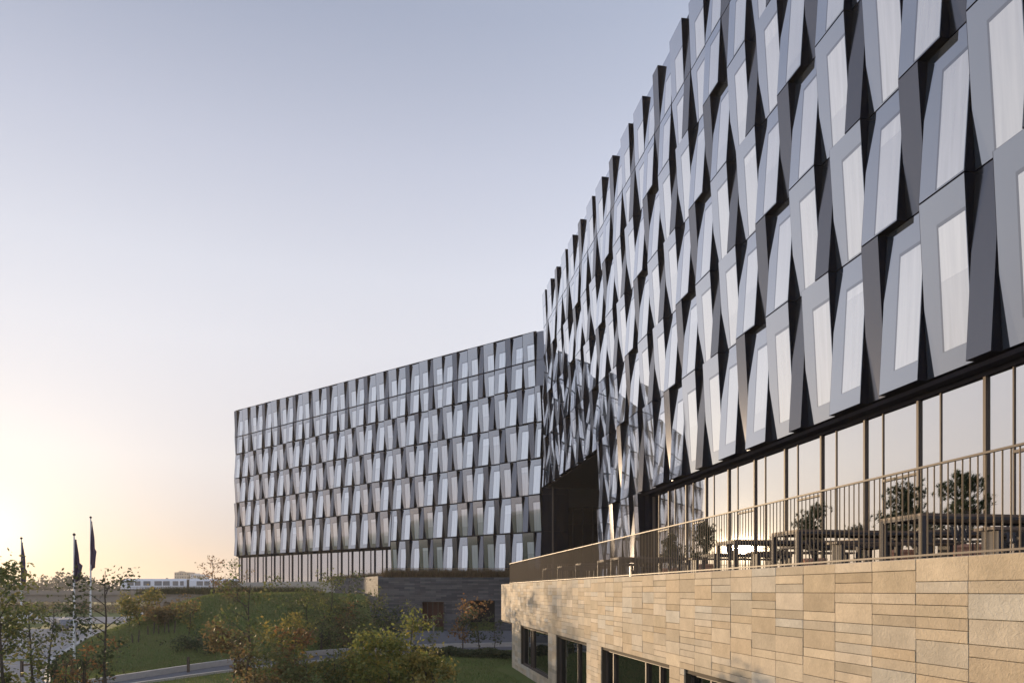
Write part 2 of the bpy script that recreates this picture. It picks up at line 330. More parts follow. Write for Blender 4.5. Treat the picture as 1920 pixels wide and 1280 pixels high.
# ------------------------------------------------------------------ faceted facades
LV = [5.77, 10.58, 14.58, 18.58, 22.58, 25.46, 28.7]
PER = 4.27; WS = .2; WW = .4
_pc = {}
def panel_meshes(kind, w, h, up, amp, split=None, gz=.014, base=.06):
    key = (kind, round(w, 3), round(h, 3), up, amp, split, gz)
    if key in _pc: return _pc[key]
    pb, pt = (base, base+amp) if up else (base+amp, base)
    g = .014
    Y = lambda z: -(pb+(pt-pb)*z/h)
    def front(mb, x0, x1, z0, z1, o0, o1, mi=0, fr=None):
        mb.hexa([(x0, Y(z0)-o1, z0), (x1, Y(z0)-o1, z0), (x1, Y(z1)-o1, z1), (x0, Y(z1)-o1, z1),
                 (x0, Y(z0)-o0, z0), (x1, Y(z0)-o0, z0), (x1, Y(z1)-o0, z1), (x0, Y(z1)-o0, z1)], mi, fr)
    mb = MB(); x0, x1, z0, z1 = g, w-g, gz, h-gz
    mb.hexa([(x0, Y(z0), z0), (x1, Y(z0), z0), (x1, Y(z1), z1), (x0, Y(z1), z1), (x0, .2, z0), (x1, .2, z0), (x1, .2, z1), (x0, .2, z1)], 0, 0)
    res = [('panel_casing', mb.mesh('panel_casing', M['casing']))]
    segs = [(0, h)] if not split else [(0, split), (split, h)]
    for (a, b) in segs:
        s = MB()
        if kind == 'S':
            front(s, .020+gz*.6, w-.020-gz*.6, a+gz+.011, b-gz-.011, .0, .010); res.append(('metal_sheet', s.mesh('metal_sheet', M['metal'])))
        else:
            front(s, .026+gz*.9, w-.022-gz*.9, a+gz+.014, b-gz-.014, .0, .010); res.append(('spandrel_glass', s.mesh('spandrel_glass', M['spandrel'])))
            q = MB(); H = b-a
            lo, hi = a+(.12*H if H > 4.5 else .05+gz), b-.20*H
            if split and a > 0: lo, hi = a+.05+gz, a+.55*H
            if w > .9: front(q, .42*w, w-.05, lo, hi, .010, .016); res.append(('window_pane', q.mesh('window_pane', M['pane'])))
            if w > .9:
                e_ = MB(); front(e_, .42*w-.07, w-.05, hi+.004, hi+.11, .010, .014); front(e_, .42*w-.07, .42*w-.004, lo, hi+.002, .010, .014); res.append(('reveal_shade_strip', e_.mesh('reveal_shade_strip', M['reveal_shade'])))  # flat dark strips painting the shadow band above and left of the pane
    _pc[key] = res; return res
def facade(root, s0, s1, phase, bands, amp=.27, shift=.4, gz=.014):
    """root's local x runs along the facade, -y outwards, z up. bands: (zb, zt or function, index, (sa, sb), split)"""
    for zb, zt, k, (sa, sb), split in bands:
        off = phase + k*shift*PER
        j0 = int(math.floor((sa-off)/PER))-1
        j = j0
        while off+j*PER < sb:
            for q, (a, b) in enumerate(((0, WS), (WS, WS+WW), (WS+WW, 1))):
                xa, xb = off+(j+a)*PER, off+(j+b)*PER
                up = ((3*j+q) % 2 == 0)
                kind = 'S' if q == 0 else 'W'
                ca, cb = max(xa, sa), min(xb, sb)
                if cb-ca < .25: continue
                top = zt(ca) if callable(zt) else zt
                ms = panel_meshes(kind, cb-ca, top-zb, up, amp, split, gz)
                cas = link(ms[0][0], ms[0][1], root, (ca, 0, zb))
                for nm, me_ in ms[1:]: link(nm, me_, cas)
            j += 1

# ---- right building: X = 14.76 - .1586 Y
SL = 222/1400; UN = math.hypot(1, SL)
def rpt(Y, out_=0.0):    # point on the facade line; out_ = metres towards the left (outside)
    return (14.76-SL*Y-out_/UN, Y-out_*SL/UN)
YE = 72.6
UDIR = Vector((SL, -1, 0)).normalized()          # left to right seen from outside
ang = math.atan2(UDIR.y, UDIR.x)
rb = thing('office_building', 'large dark office building on the right with tilted glass panels rising above a stone terrace', 'office building', (*rpt(YE), 0), ang)
def sR(Y): return (YE-Y)*UN
S_near = sR(3.0)
phaseR = sR(23.11)
facade(rb, 0, S_near, phaseR, [
    (LV[0], LV[1], 0, (sR(53.1), S_near), None),
    (LV[1], LV[2], 1, (sR(53.1), S_near), None), (LV[1]-.55, LV[2], 1, (0, sR(53.1)), None),
    (LV[2], LV[3], 2, (0, S_near), None), (LV[3], LV[4], 3, (0, S_near), None),
    (LV[4], LV[6], 4, (0, S_near), LV[5]-LV[4]),
    (.42, LV[0], -1, (sR(53.1), sR(44.2)), None)])
DEP = 17.0
mb = MB(); mb.box(.05, S_near, .2, DEP, LV[1]-.5, LV[6]-.25); mb.box(sR(53.0), S_near, .21, DEP-.01, LV[0]-.02, LV[1]-.5); mb.box(sR(53.0), sR(44.3), .22, DEP-.02, .42, LV[0]-.02)
build(mb, 'wall', M['body'], rb)
mb = MB(); mb.box(0, S_near, .0, DEP, LV[6]-.24, LV[6]-.06); build(mb, 'roof', M['body'], rb)
# dark recess below the far end, with its slim column
mb = MB(); mb.box(.3, sR(53.1)-.02, 9.0, 9.2, .42, LV[1]-.56); mb.box(.05, sR(53.1), .06, 9.2, LV[1]-.60, LV[1]-.51)
build(mb, 'recess_wall', M['dark_clad'], rb)
mb = MB(); mb.tube((1.4, .45, .42), (1.4, .45, LV[1]-.6), .09, n=10); build(mb, 'column', M['bronze'], rb)
# end wall panels (far end, seen in silhouette only)
for k in range(5):
    z0, z1 = [(LV[1]-.5, LV[2]), (LV[2], LV[3]), (LV[3], LV[4]), (LV[4], LV[5]), (LV[5], LV[6])][k]
    mb = MB(); mb.box(-.03, .02, .25, DEP-.2, z0+.02, z1-.02); build(mb, 'end_panel', M['metal'], rb)
# ground floor glazing behind the terrace
gf0 = sR(44.1)
mb = MB(); mb.box(gf0+.0, S_near, .62, .9, .42, LV[0]-.04); build(mb, 'inner_wall', M['body'], rb)
mb = MB(); mb.box(gf0, S_near, -.06, .55, LV[0]-.17, LV[0]-.05); build(mb, 'soffit_trim', M['casing'], rb)
mb = MB(); mb.box(gf0, S_near, .30, .44, LV[0]-.30, LV[0]-.165); build(mb, 'head_rail', M['casing'], rb)
mb = MB(); mb.box(gf0, S_near, .30, .44, .42, .55); build(mb, 'sill_rail', M['bronze'], rb)
mb = MB(); mb.box(0, .09, .33, .50, .55, LV[0]-.30); mul_w = mb.mesh('mullion', M['bronze'])
mb = MB(); mb.box(0, .045, .37, .46, .55, LV[0]-.30); mul_n = mb.mesh('mullion', M['bronze'])
GP = 2.47
mb = MB(); mb.box(0, GP*.34-.045, .40, .43, .55, LV[0]-.30); pn = mb.mesh('glass_pane', M['shop'])
mb = MB(); mb.box(0, GP*.66-.09, .40, .43, .55, LV[0]-.30); pw = mb.mesh('glass_pane', M['shop'])
mb = MB(); mb.box(0, GP*.66-.09, .33, .46, 0, .07); tr_m = mb.mesh('transom', M['bronze'])
s = sR(23.1)-.35*GP; s -= math.floor((s-gf0)/GP)*GP; k = 0
mb = MB(); mb.box(gf0, s, .1, .5, .42, LV[0]-.17); build(mb, 'corner_pier', M['casing'], rb)
while s+GP < S_near:
    link('mullion', mul_w, rb, (s, 0, 0)); link('glass_pane', pn, rb, (s+.09, 0, 0)); link('mullion', mul_n, rb, (s+.045+GP*.34, 0, 0))
    p_ = link('glass_pane', pw, rb, (s+GP*.34+.09, 0, 0))
    if k % 2 == 0: link('transom', tr_m, p_, (0, 0, 3.35))
    s += GP; k += 1

# ---- left building
A = Vector((-46.0, 124.4, 0)); B = Vector((2.66, 82.7, 0)); LL = (B-A).length; dl = (B-A).normalized()
lb = thing('office_building', 'long dark office block of tilted glass panels standing beyond the grass mound', 'office building', A, math.atan2(dl.y, dl.x))
roofL = lambda s: 29.85-1.25*s/LL
phaseL = LL-PER*1.0
midL = 39.8
facade(lb, 0, LL, phaseL+PER*.0, [
    (LV[4], roofL, 0, (0, LL), LV[5]-LV[4]),
    (LV[3], LV[4], 1, (0, LL+.9), None), (LV[2], LV[3], 2, (0, LL+.9), None), (LV[1], LV[2], 3, (0, LL+.9), None),
    (LV[0], LV[1], 4, (0, midL), None), (6.5, LV[1], 4, (midL, LL+.9), None),
    (1.0, 6.5, 5, (midL, LL+.9), None)], amp=.30, gz=.06)
mb = MB(); mb.box(.05, LL+1.0, .2, 16, LV[0], 28.2); mb.box(midL, LL+1.0, .21, 15.9, .3, LV[0]); mb.box(.2, midL, .75, 15.9, .3, LV[0]); build(mb, 'wall', M['body'], lb)
mb = MB(); r0, r1 = roofL(0)+.02, roofL(LL)+.02
mb.hexa([(0, -.10, r0-.02), (LL, -.10, r1-.02), (LL, -.10, r1+.10), (0, -.10, r0+.10), (0, 16, r0-.02), (LL, 16, r1-.02), (LL, 16, r1+.10), (0, 16, r0+.10)]); build(mb, 'roof', M['casing'], lb)
# rounded end with plain dark cladding
for i, (z0, z1) in enumerate([(.3, 6.5), (6.5, LV[1]), (LV[1], LV[2]), (LV[2], LV[3]), (LV[3], LV[4]), (LV[4], LV[5]), (LV[5], roofL(LL))]):
    mb = MB(); rr = 1.6; x0 = LL+.02 if z0 >= LV[4] else LL+.92; n = 7
    prof = [(x0, 0)] + [(x0+.35+rr*math.sin(t*math.pi/2/n), rr-rr*math.cos(t*math.pi/2/n)) for t in range(n+1)] + [(x0+.35+rr, 14)]
    for (xa, ya), (xb, yb) in zip(prof[:-1], prof[1:]): mb.poly([(xa, ya-.05, z0+.02), (xb, yb-.05, z0+.02), (xb, yb-.05, z1-.02), (xa, ya-.05, z1-.02)])
    mb.poly([(x, y-.05, z1-.02) for x, y in prof]+[(x0, 14, z1-.02)])
    build(mb, 'corner_panel', M['metal'] if z0 >= LV[4] else M['casing'], lb)
# near end of the long side: narrow end face
for i in range(6):
    z0 = [LV[0], LV[1], LV[2], LV[3], LV[4], LV[5]][i]; z1 = [LV[1], LV[2], LV[3], LV[4], LV[5], roofL(0)][i]
    a_ = .38 if i % 2 else .06; b_ = .06 if i % 2 else .38
    mb = MB(); mb.hexa([(-a_, 15.8, z0+.02), (-a_, -.05, z0+.02), (-b_, -.05, z1-.02), (-b_, 15.8, z1-.02), (.04, 15.8, z0+.02), (.04, -.05, z0+.02), (.04, -.05, z1-.02), (.04, 15.8, z1-.02)])
    build(mb, 'end_panel', M['spandrel'], lb)
mb = MB(); mb.box(.1, midL, .35, .5, LV[0]-.28, LV[0]-.02); mb.box(.1, midL, -.05, .35, LV[0]-.10, LV[0]-.02); build(mb, 'head_rail', M['casing'], lb)
mb = MB(); mb.box(0, .16, .38, .56, .3, LV[0]-.28); mL = mb.mesh('mullion', M['casing'])
mb = MB(); mb.box(0, .07, .42, .56, .3, LV[0]-.28); mN = mb.mesh('mullion', M['casing'])
M['shop_l'] = glass('lobby_glass', (.24,.245,.26), (.92,.92,.94), .52, .02, .2, .003, .1)
mb = MB(); mb.box(0, 1.05, .5, .53, .3, LV[0]-.28); p1 = mb.mesh('glass_pane', M['shop_l'])
s = .1; k = 0
while s < midL-.9:
    w = 1.62 if k % 2 else .85
    link('mullion', mL if k % 2 else mN, lb, (s, 0, 0)); q = link('glass_pane', p1, lb, (s+.1, 0, 0)); q.scale = ((min(w, midL-s)-.08)/1.05, 1, 1)
    s += w; k += 1
# dark link between the two buildings
mb = MB(); a = Vector((6.2, 80.8)); mb.box(5.4, 22, 82.5, 92, .3, 27.6); 
lk = thing('link_building', 'dark recessed link between the two office buildings behind the terrace railing', 'building', (5.4, 82.5, 0))
mb = MB(); mb.box(-1.2, 17, 0, 10, .3, 24); build(mb, 'wall', M['dark_clad'], lk)
mb = MB()
for i in range(4): mb.box(.3+i*1.1, .3+i*1.1+.95, -.06, 0, .5, 9.2)
build(mb, 'window', M['dark_glass'], lk)

# ------------------------------------------------------------------ stone podium on the right
DP = 6.5
def ppt(Y, o=0.0): return (DP-SL*Y-o/UN, Y-o*SL/UN)
PE = 45.05; PL = 41.0                                  # far ends of the upper and the lower wall
pod = thing('stone_podium', 'pale sandstone podium carrying the terrace below the right-hand building', 'podium', (*ppt(PE), 0), ang)
def sP(Y): return (PE-Y)*UN
SN = sP(3.0); zt = .40; zb = -1.745; zg = -4.35
core = MB()
core.box(.04, SN, .04, .5, zb+.01, zt-.06); core.box(.04, .6, .04, 9.0, zb, zt-.06)
build(core, 'wall_core', M['joint'], pod)
mb = MB(); mb.box(.03, SN, .03, 8.9, zt-.055, zt-.0); build(mb, 'terrace_deck', M['concrete'], pod)
mb = MB(); mb.box(.02, SN, .05, 8.9, zb-.09, zb-.004); build(mb, 'soffit', M['joint'], pod)
# lower wall with window openings
wins = [(sP(38.25), sP(31.4), [sP(36.1), sP(35.6)]), (sP(29.9), sP(25.15), [sP(26.9)]), (sP(23.4), sP(17.6), [sP(22.55), sP(19.65), sP(18.6)]), (sP(16.7), sP(10.6), [sP(15.6), sP(13.2)])]
sl = sP(PL); zs = -3.72
edges = [sl]+[v for w in wins for v in w[:2]]+[SN]
low = MB()
for i in range(0, len(edges), 2): low.box(edges[i]+.03, edges[i+1]-.03, .04, .45, zg, zb-.02)
low.box(sl+.03, SN, .5, .55, zg, zb-.1)
for w in wins: low.box(w[0]-.03, w[1]+.03, .042, .452, zg, zs-.0)
low.box(sl+.035, sl+.4, .05, 9, zg, zb-.05)
build(low, 'lower_wall_core', M['joint'], pod)
# slabs
U = .1455; SW = .862; JN = .007
nearset = []; allslabs = []
rs = random.Random(3)
def column(sa, sb, z0, z1):
    n = int(round((z1-z0)/U)); k = 0
    while k < n:
        r = rs.random(); c = 1 if r < .66 else 2; c = min(c, n-k)
        if n-k-c == 0 or True: allslabs.append((sa, sb, z1-(k+c)*((z1-z0)/n), z1-k*((z1-z0)/n)))
        k += c
x0 = sP(20664/9100*0+9100/(1519.0-738.0)); x0 -= math.floor(x0/SW)*SW
vs_ = [0.0]+([x0] if x0 > .2 else [])
while vs_[-1]+SW < SN: vs_.append(vs_[-1]+SW)
for a, b in zip(vs_[:-1], vs_[1:]):
    column(a, b, zb, zt-.002)
    # lower part, cut round the openings
    cuts = [a, b]
    for w in wins:
        for e in w[:2]:
            if a < e < b: cuts.append(e)
    if a < sl < b: cuts.append(sl)
    cuts.sort()
    for c0, c1 in zip(cuts[:-1], cuts[1:]):
        mid = (c0+c1)/2
        if mid < sl or c1-c0 < .05: continue
        inside = any(w[0] < mid < w[1] for w in wins)
        if inside: column(c0, c1, zg, zs)
        else: column(c0, c1, zg, zb)
allslabs.sort(key=lambda q: -q[0]-(q[2] > -2)*30)
vis = [q for q in allslabs if (q[2] > -1.9 or q[0] < sP(12))]
hid = [q for q in allslabs if not (q[2] > -1.9 or q[0] < sP(12))]
vis.sort(key=lambda q: -(q[0]) if q[0] < sP(7.2) else 99)
cache = {}
for a, b, z0, z1 in vis[:298]:
    key = (round(b-a, 3), round(z1-z0, 3), rs.randint(0, 2))
    if key not in cache:
        w, h = b-a-2*JN/2, z1-z0-JN; m_ = MB(); t = .028; e = .004; p = .022 + .004*key[2]
        y0 = -p+.022
        m_.hexa([(e, y0, e), (w-e, y0, e), (w-e, y0, h-e), (e, y0, h-e), (0, y0+e, 0), (w, y0+e, 0), (w, y0+e, h), (0, y0+e, h)])
        m_.box(0, w, y0+e, .038, 0, h); cache[key] = m_.mesh('stone_slab', M['slab'])
    link('stone_slab', cache[key], pod, (a+JN/2, 0, z0+JN/2))
farm = MB()
for a, b, z0, z1 in vis[298:]+hid:
    p = rs.choice((0, .003, .006)); farm.box(a+JN/2, b-JN/2, -p, .038, z0+JN/2, z1-JN/2)
# end faces
for i in range(6):
    for (e, za, zc) in ((0, zb, zt-.002), (sl, zg, zb)):
        z = zc
        while z > za+.05:
            h = U*rs.choice((1, 2)); h = min(h, z-za); farm.box(e-.0, e+.036, .04+i*SW+JN, .04+(i+1)*SW, z-h+JN, z); z -= h
build(farm, 'stone_slab', M['slab_far'], pod, kind='stuff')
for w0, w1, muls in wins:
    mb = MB(); mb.box(w0+.05, w1-.05, .22, .25, zs+.05, zb-.12); win = build(mb, 'window', M['low_glass'], pod)
    mb = MB(); t = .05
    mb.box(w0, w1, .16, .34, zs, zs+t); mb.box(w0, w1, .16, .34, zb-.14, zb-.09); mb.box(w0, w0+t, .16, .34, zs+t, zb-.14); mb.box(w1-t, w1, .16, .34, zs+t, zb-.14)
    for m_ in muls: mb.box(m_-.04, m_+.04, .14, .33, zs+t, zb-.14)
    build(mb, 'frame', M['bronze'], win)

# ---- terrace railing
RE = 42.4
rl = thing('terrace_railing', 'brown metal railing of thin upright bars along the edge of the stone terrace', 'railing', (*ppt(RE, -.10), 0), ang)
SR_ = (RE-4.0)*UN; zr = zt+1.15
mb = MB(); mb.box(0, SR_, -.020, .020, zr-.025, zr); mb.box(0, .044, .022, 7.5, zr-.03, zr); build(mb, 'handrail', M['bronze'], rl)
mb = MB(); mb.box(0, SR_, -.012, .012, zt+.03, zt+.055); mb.box(0, .024, .012, 7.5, zt+.03, zt+.055); build(mb, 'bottom_rail', M['bronze'], rl)
mb = MB(); mb.tube((0, 0, zt+.0), (0, 0, zr-.03), .0095, n=6); bar = mb.mesh('baluster', M['rail'])
nb = int(SR_/.115); farb = MB()
for i in range(nb):
    s_ = .02+i*.115
    if i >= nb-297: link('baluster', bar, rl, (s_, 0, 0))
    else: farb.tube((s_, 0, zt), (s_, 0, zr-.03), .0095, n=6)
for i in range(60): farb.tube((.012, .12+i*.115, zt), (.012, .12+i*.115, zr-.03), .0095, n=4)
build(farb, 'baluster', M['rail'], rl, kind='stuff')

# ------------------------------------------------------------------ terrace furniture
u2 = Vector((SL, -1)).normalized(); n2 = Vector((1, SL)).normalized()      # along the edge towards the viewer; inwards
def tpt(Y, inn): x, y = ppt(Y); return (x+n2.x*inn, y+n2.y*inn, zt)
angn = math.atan2(n2.y, n2.x)
def make_table(label):
    t = thing('terrace_table', label, 'table', (0, 0, 0), 0, 'long tables set out on the terrace')
    for i in range(5):
        mb = MB(); mb.box(0, 2.6, i*.20, i*.20+.19, .72, .76); build(mb, 'board', M['tabletop'], t)
    for xx in (.0, 2.5):
        for yy in (.0, .90):
            mb = MB(); mb.box(xx, xx+.08, yy, yy+.08, 0, .68); build(mb, 'leg', M['steel'], t)
    mb = MB(); mb.box(0, 2.6, 0, .06, .68, .718); mb.box(0, 2.6, .93, .99, .68, .718); mb.box(0, .06, .06, .93, .68, .718); mb.box(2.54, 2.6, .06, .93, .68, .718)
    build(mb, 'apron', M['steel'], t)
    return t
def make_bench(label):
    t = thing('terrace_bench', label, 'bench', (0, 0, 0), 0, 'backless benches beside the terrace tables')
    mb = MB(); mb.box(0, 2.4, 0, .16, .42, .46); build(mb, 'seat_board', M['tabletop'], t)
    mb = MB(); mb.box(0, 2.4, .18, .34, .42, .46); build(mb, 'seat_board', M['tabletop'], t)
    for xx in (.1, 2.2):
        mb = MB(); mb.box(xx, xx+.07, .02, .32, 0, .42); build(mb, 'leg', M['steel'], t)
    return t
def make_chair(label):
    t = thing('slatted_chair', label, 'chair', (0, 0, 0), 0, 'slatted chairs on the terrace')
    for i in range(5):
        mb = MB(); mb.box(0, .42, i*.085, i*.085+.06, .44, .46); build(mb, 'seat_slat', M['steel'], t)
    for i in range(5):
        mb = MB(); mb.hexa([(i*.088, .42, .46), (i*.088+.04, .42, .46), (i*.088+.04, .52, .86), (i*.088, .52, .86), (i*.088, .44, .46), (i*.088+.04, .44, .46), (i*.088+.04, .54, .86), (i*.088, .54, .86)]); build(mb, 'back_slat', M['steel'], t)
    for a_, b_ in ((.01, .0), (.39, .0), (.01, .40), (.39, .40)):
        mb = MB(); mb.tube((a_, b_, 0), (a_+.01, b_+.01, .44), .013, n=6); build(mb, 'leg', M['steel'], t)
    return t
tabs = [(10.9, 1.35, 'nearest long table on the terrace, just behind the railing at the right edge'),
        (13.6, 3.6, 'long table behind the nearest one, beside the tall pine in its pot'),
        (13.9, 1.1, 'long table by the railing left of the nearest table, in front of the bushy pine'),
        (15.9, 3.7, 'long table deeper on the terrace beside the terracotta pot of the bushy pine'),
        (16.7, 1.2, 'long table by the railing right of the reflected sun'),
        (17.9, 3.5, 'long table in the second row behind the small dark pine'),
        (25.4, 1.2, 'long table by the railing standing under the sun glare'),
        (22.6, 3.4, 'far long table by the railing left of the sun glare')]
proto = make_table(tabs[0][2])
for i, (Yt, inn, lab) in enumerate(tabs):
    if i == 0: proto.location = tpt(Yt, inn); proto.rotation_euler = (0, 0, angn)
    else: dup(proto, tpt(Yt, inn), angn, lab)
for Yt, w_ in ((27.5, 'just left of the pine beside the sun glare'), (31, 'below the farthest potted pine'), (34.5, 'below the dark corner pier of the glazing'), (38, 'nearest the far end of the terrace')): dup(proto, tpt(Yt, 1.3), angn, 'dim long table behind the dense railing, '+w_)
bt = [(9.75, 1.5, 'bench at the near side of the nearest terrace table'), (12.8, 1.2, 'bench between the nearest table and the next one along the railing'),
      (16.0, 1.3, 'bench behind the railing between the bushy pine and the small dark pine'), (19.3, 1.3, 'bench by the railing just right of the reflected sun')]
pb = make_bench(bt[0][2])
for i, (Yt, inn, lab) in enumerate(bt):
    if i == 0: pb.location = tpt(Yt, inn); pb.rotation_euler = (0, 0, angn)
    else: dup(pb, tpt(Yt, inn), angn, lab)
ch = [(12.1, 3.3, .3, 'slatted chair between the nearest table and the tall pine'), (12.4, 4.1, -.5, 'slatted chair furthest right, in front of the glazing'),
      (14.9, 2.6, 1.9, 'slatted chair left of the terracotta pot of the bushy pine'), (19.0, 2.6, .9, 'slatted chair behind the tables below the small dark pine'),
      (22.4, 2.4, 2.6, 'slatted chair just left of the sun glare on the terrace'), (25.7, 2.2, .4, 'slatted chair standing among the far tables left of the sun glare')]
pc = make_chair(ch[0][3])
for i, (Yt, inn, rz, lab) in enumerate(ch):
    if i == 0: pc.location = tpt(Yt, inn); pc.rotation_euler = (0, 0, rz)
    else: dup(pc, tpt(Yt, inn), rz, lab)
def quadleaf(mb, c, size, rnd, el=1.6):
    d = Vector((rnd.gauss(0, 1), rnd.gauss(0, 1), rnd.gauss(0, .8))).normalized(); u = d.cross(Vector((rnd.gauss(0, 1), rnd.gauss(0, 1), rnd.gauss(0, 1)))).normalized()
    w = size*rnd.uniform(.6, 1.3); a = Vector(c); mb.poly([a-d*w*.5*el, a+u*w*.5, a+d*w*.5*el, a-u*w*.5])
def pine(px, Y, pyt, label, wid, seed):
    rnd = random.Random(seed); x = X(px, Y); top = Z(pyt, Y); H = top-zt
    t = thing('potted_pine', label, 'potted tree', (x, Y, zt), 0, 'pines in terracotta pots on the terrace')
    mb = MB(); mb.lathe([(.0, .0), (.26, .0), (.36, .55), (.40, .55), (.40, .62), (.34, .62), (.32, .56), (0, .56)], 18); build(mb, 'pot', M['terracotta'], t, smooth=False)
    mb = MB(); mb.lathe([(.315, .565), (0, .575)], 14); build(mb, 'soil', M['soil'], t)
    tr = MB(); cr = MB(); p = Vector((0, 0, .56)); tips = []
    for k in range(5):
        q = Vector((rnd.uniform(-.12, .12), rnd.uniform(-.12, .12), .56+(H-.75)*(k+1)/5)); tr.tube(p, q, .05*(1-k*.15), .05*(.85-k*.15), 7)
        for b in range(4 if k else 3):
            a = rnd.uniform(0, 6.28); L_ = wid*rnd.uniform(.35, 1.0)*(1-.12*k); e = q+Vector((math.cos(a)*L_, math.sin(a)*L_, rnd.uniform(.05, .35))); tr.tube(q, e, .022, .01, 5, cap=False); tips += [e, q.lerp(e, .6)]
        p = q
    tips.append(p)
    for c in tips:
        for _ in range(rnd.randint(11, 16)):
            o = c+Vector((rnd.gauss(0, .11), rnd.gauss(0, .11), rnd.gauss(.04, .10)))
            for _ in range(38):
                d = Vector((rnd.gauss(0, 1), rnd.gauss(0, 1), rnd.gauss(.5, 1))).normalized(); s_ = d.cross(Vector((0, 0, 1))+Vector((rnd.random(), 0, 0))).normalized()*.008
                cr.poly([o-s_, o+s_, o+d*rnd.uniform(.06, .11)])
    build(tr, 'trunk', M['bark'], t); build(cr, 'crown', M['needle'], t)
pine(1812, 16.6, 902, 'tall spreading pine in a pot at the right, behind the nearest table', .62, 1)
pine(1688, 18.8, 926, 'bushy round pine in a terracotta pot, second from the right', .60, 2)
pine(1526, 23.6, 962, 'small open pine in a pot, third from the right', .55, 3)
pine(1322, 28.6, 988, 'dim pine in a pot left of the reflected sun', .62, 4)
pine(1256, 34.0, 1012, 'farthest pine in a pot behind the dense part of the railing', .6, 5)

# ------------------------------------------------------------------ left podium and low walls
lp = thing('stone_podium', 'dark slate podium in shade below the far office block, its left side catching light', 'podium', (0, 0, 0))
zl = 1.42
P0 = Vector((14, 78.2)); P1 = Vector((-14.0, 78.0)); P2 = Vector((-26.0, 104.5)); 
def wallseg(a, b, z0, z1, m_, name, par, th=.5, holes=(), **kw):
    L_ = (b-a).length; d = (b-a).normalized(); a_ = math.atan2(d.y, d.x); mb = MB(); s_ = 0
    for h0, h1, zz0, zz1 in holes:
        mb.box(s_, h0, 0, th, z0, z1); mb.box(h0, h1, 0, th, zz1, z1)
        if zz0 > z0: mb.box(h0, h1, 0, th, z0, zz0)
        s_ = h1
    mb.box(s_, L_, 0, th, z0, z1)
    return build(mb, name, m_, par, (a.x, a.y, 0), **kw), a_
o, a_ = wallseg(P1, P0, -5, zl, M['far_stone'], 'wall', lp, holes=[(4.6, 6.9, -5, -1.15), (9.6, 12.2, -5, -1.0)]); o.rotation_euler = (0, 0, a_)
o, a_ = wallseg(P2, P1, -5, zl+.12, M['far_stone'], 'wall', lp); o.rotation_euler = (0, 0, a_)
mb = MB(); mb.poly([(14, 78.4, zl-.05), (14, 110, zl-.05), (-25.9, 112, zl-.05), (-25.9, 104.5, zl-.05), (-13.9, 78.3, zl-.05)]); build(mb, 'deck', M['concrete'], lp)
mb = MB(); mb.box(-9.6, -7, 79.2, 79.3, -4.6, -1.1); build(mb, 'inner_screen', M['redwood'], lp)
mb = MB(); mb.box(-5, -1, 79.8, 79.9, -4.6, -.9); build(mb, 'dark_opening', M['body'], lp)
mb = MB(); mb.box(-9.4, -7.1, 77.9, 78.0, -3.05, -2.95)
for i in range(5): mb.box(-9.4+i*.55, -9.35+i*.55, 77.9, 78.0, -4.2, -1.2)
build(mb, 'door_frame', M['bronze'], lp)
tw = thing('retaining_wall', 'low pale wall along the top of the grass mound', 'wall', (0, 0, 0))
o, a_ = wallseg(Vector((-40.5, 97)), Vector((-24.2, 92.0)), -3.0, -.22, M['concrete'], 'wall', tw); o.rotation_euler = (0, 0, a_)
uw = thing('terrace_wall', 'pale stepped wall below the lobby glazing of the far office block', 'wall', (0, 0, 0))
o, a_ = wallseg(Vector((-44.5, 117)), Vector((-22.5, 98.0)), -1.5, 1.30, M['concrete'], 'wall', uw); o.rotation_euler = (0, 0, a_)
mb = MB(); mb.poly([(-44.4, 117.2, 1.2), (-22.4, 98.2, 1.2), (-12, 106, 1.2), (-40, 130, 1.2)]); build(mb, 'deck', M['concrete'], uw)

lr = thing('terrace_railing', 'thin dark railing behind the brown grasses on top of the dark slate podium', 'railing', (-14.5, 84.0, zl))
mb = MB(); mb.box(0, 19, -.02, .02, 1.08, 1.12); build(mb, 'handrail', M['rail'], lr)
pb_ = MB(); pb_.box(-.015, .015, -.015, .015, 0, 1.08); pbm = pb_.mesh('post', M['rail'])
for i in range(20): link('post', pbm, lr, (i, 0, 0))
# ------------------------------------------------------------------ grasses (stuff)
def blades(name, m_, n, area, hmin, hmax, w, seed, zf=None, label=None, lean=.35, cat='grass'):
    rnd = random.Random(seed); v = []; f = []
    for i in range(n):
        x, y = area(rnd); z = (zf or hgt)(x, y); h = rnd.uniform(hmin, hmax); a = rnd.uniform(0, 6.28); c, s_ = math.cos(a)*w/2, math.sin(a)*w/2
        lx, ly = rnd.gauss(0, lean)*h, rnd.gauss(0, lean)*h; k = len(v)
        v += [(x-c, y-s_, z-.02), (x+c, y+s_, z-.02), (x+lx, y+ly, z+h)]; f.append((k, k+1, k+2))
    me = bpy.data.meshes.new(name); me.from_pydata(v, [], f); me.materials.append(m_); me.update()
    return link(name, me, kind='stuff', label=label, category=cat)
def poly_area(pts):
    x0, x1 = min(p[0] for p in pts), max(p[0] for p in pts); y0, y1 = min(p[1] for p in pts), max(p[1] for p in pts)
    def inside(x, y):
        c = False; j = len(pts)-1
        for i in range(len(pts)):
            if (pts[i][1] > y) != (pts[j][1] > y) and x < (pts[j][0]-pts[i][0])*(y-pts[i][1])/(pts[j][1]-pts[i][1])+pts[i][0]: c = not c
            j = i
        return c
    def f(r):
        while True:
            x, y = r.uniform(x0, x1), r.uniform(y0, y1)
            if inside(x, y): return x, y
    return f
up_k = offs(PATHC, 2.0); dn_k = offs(PATHC, -2.0)
mound = up_k[1:6]+[(-10.5, 60), (-14.5, 76), (-24.5, 91), (-40, 95), (-37, 74), (-31, 50), (-24.5, 40)]
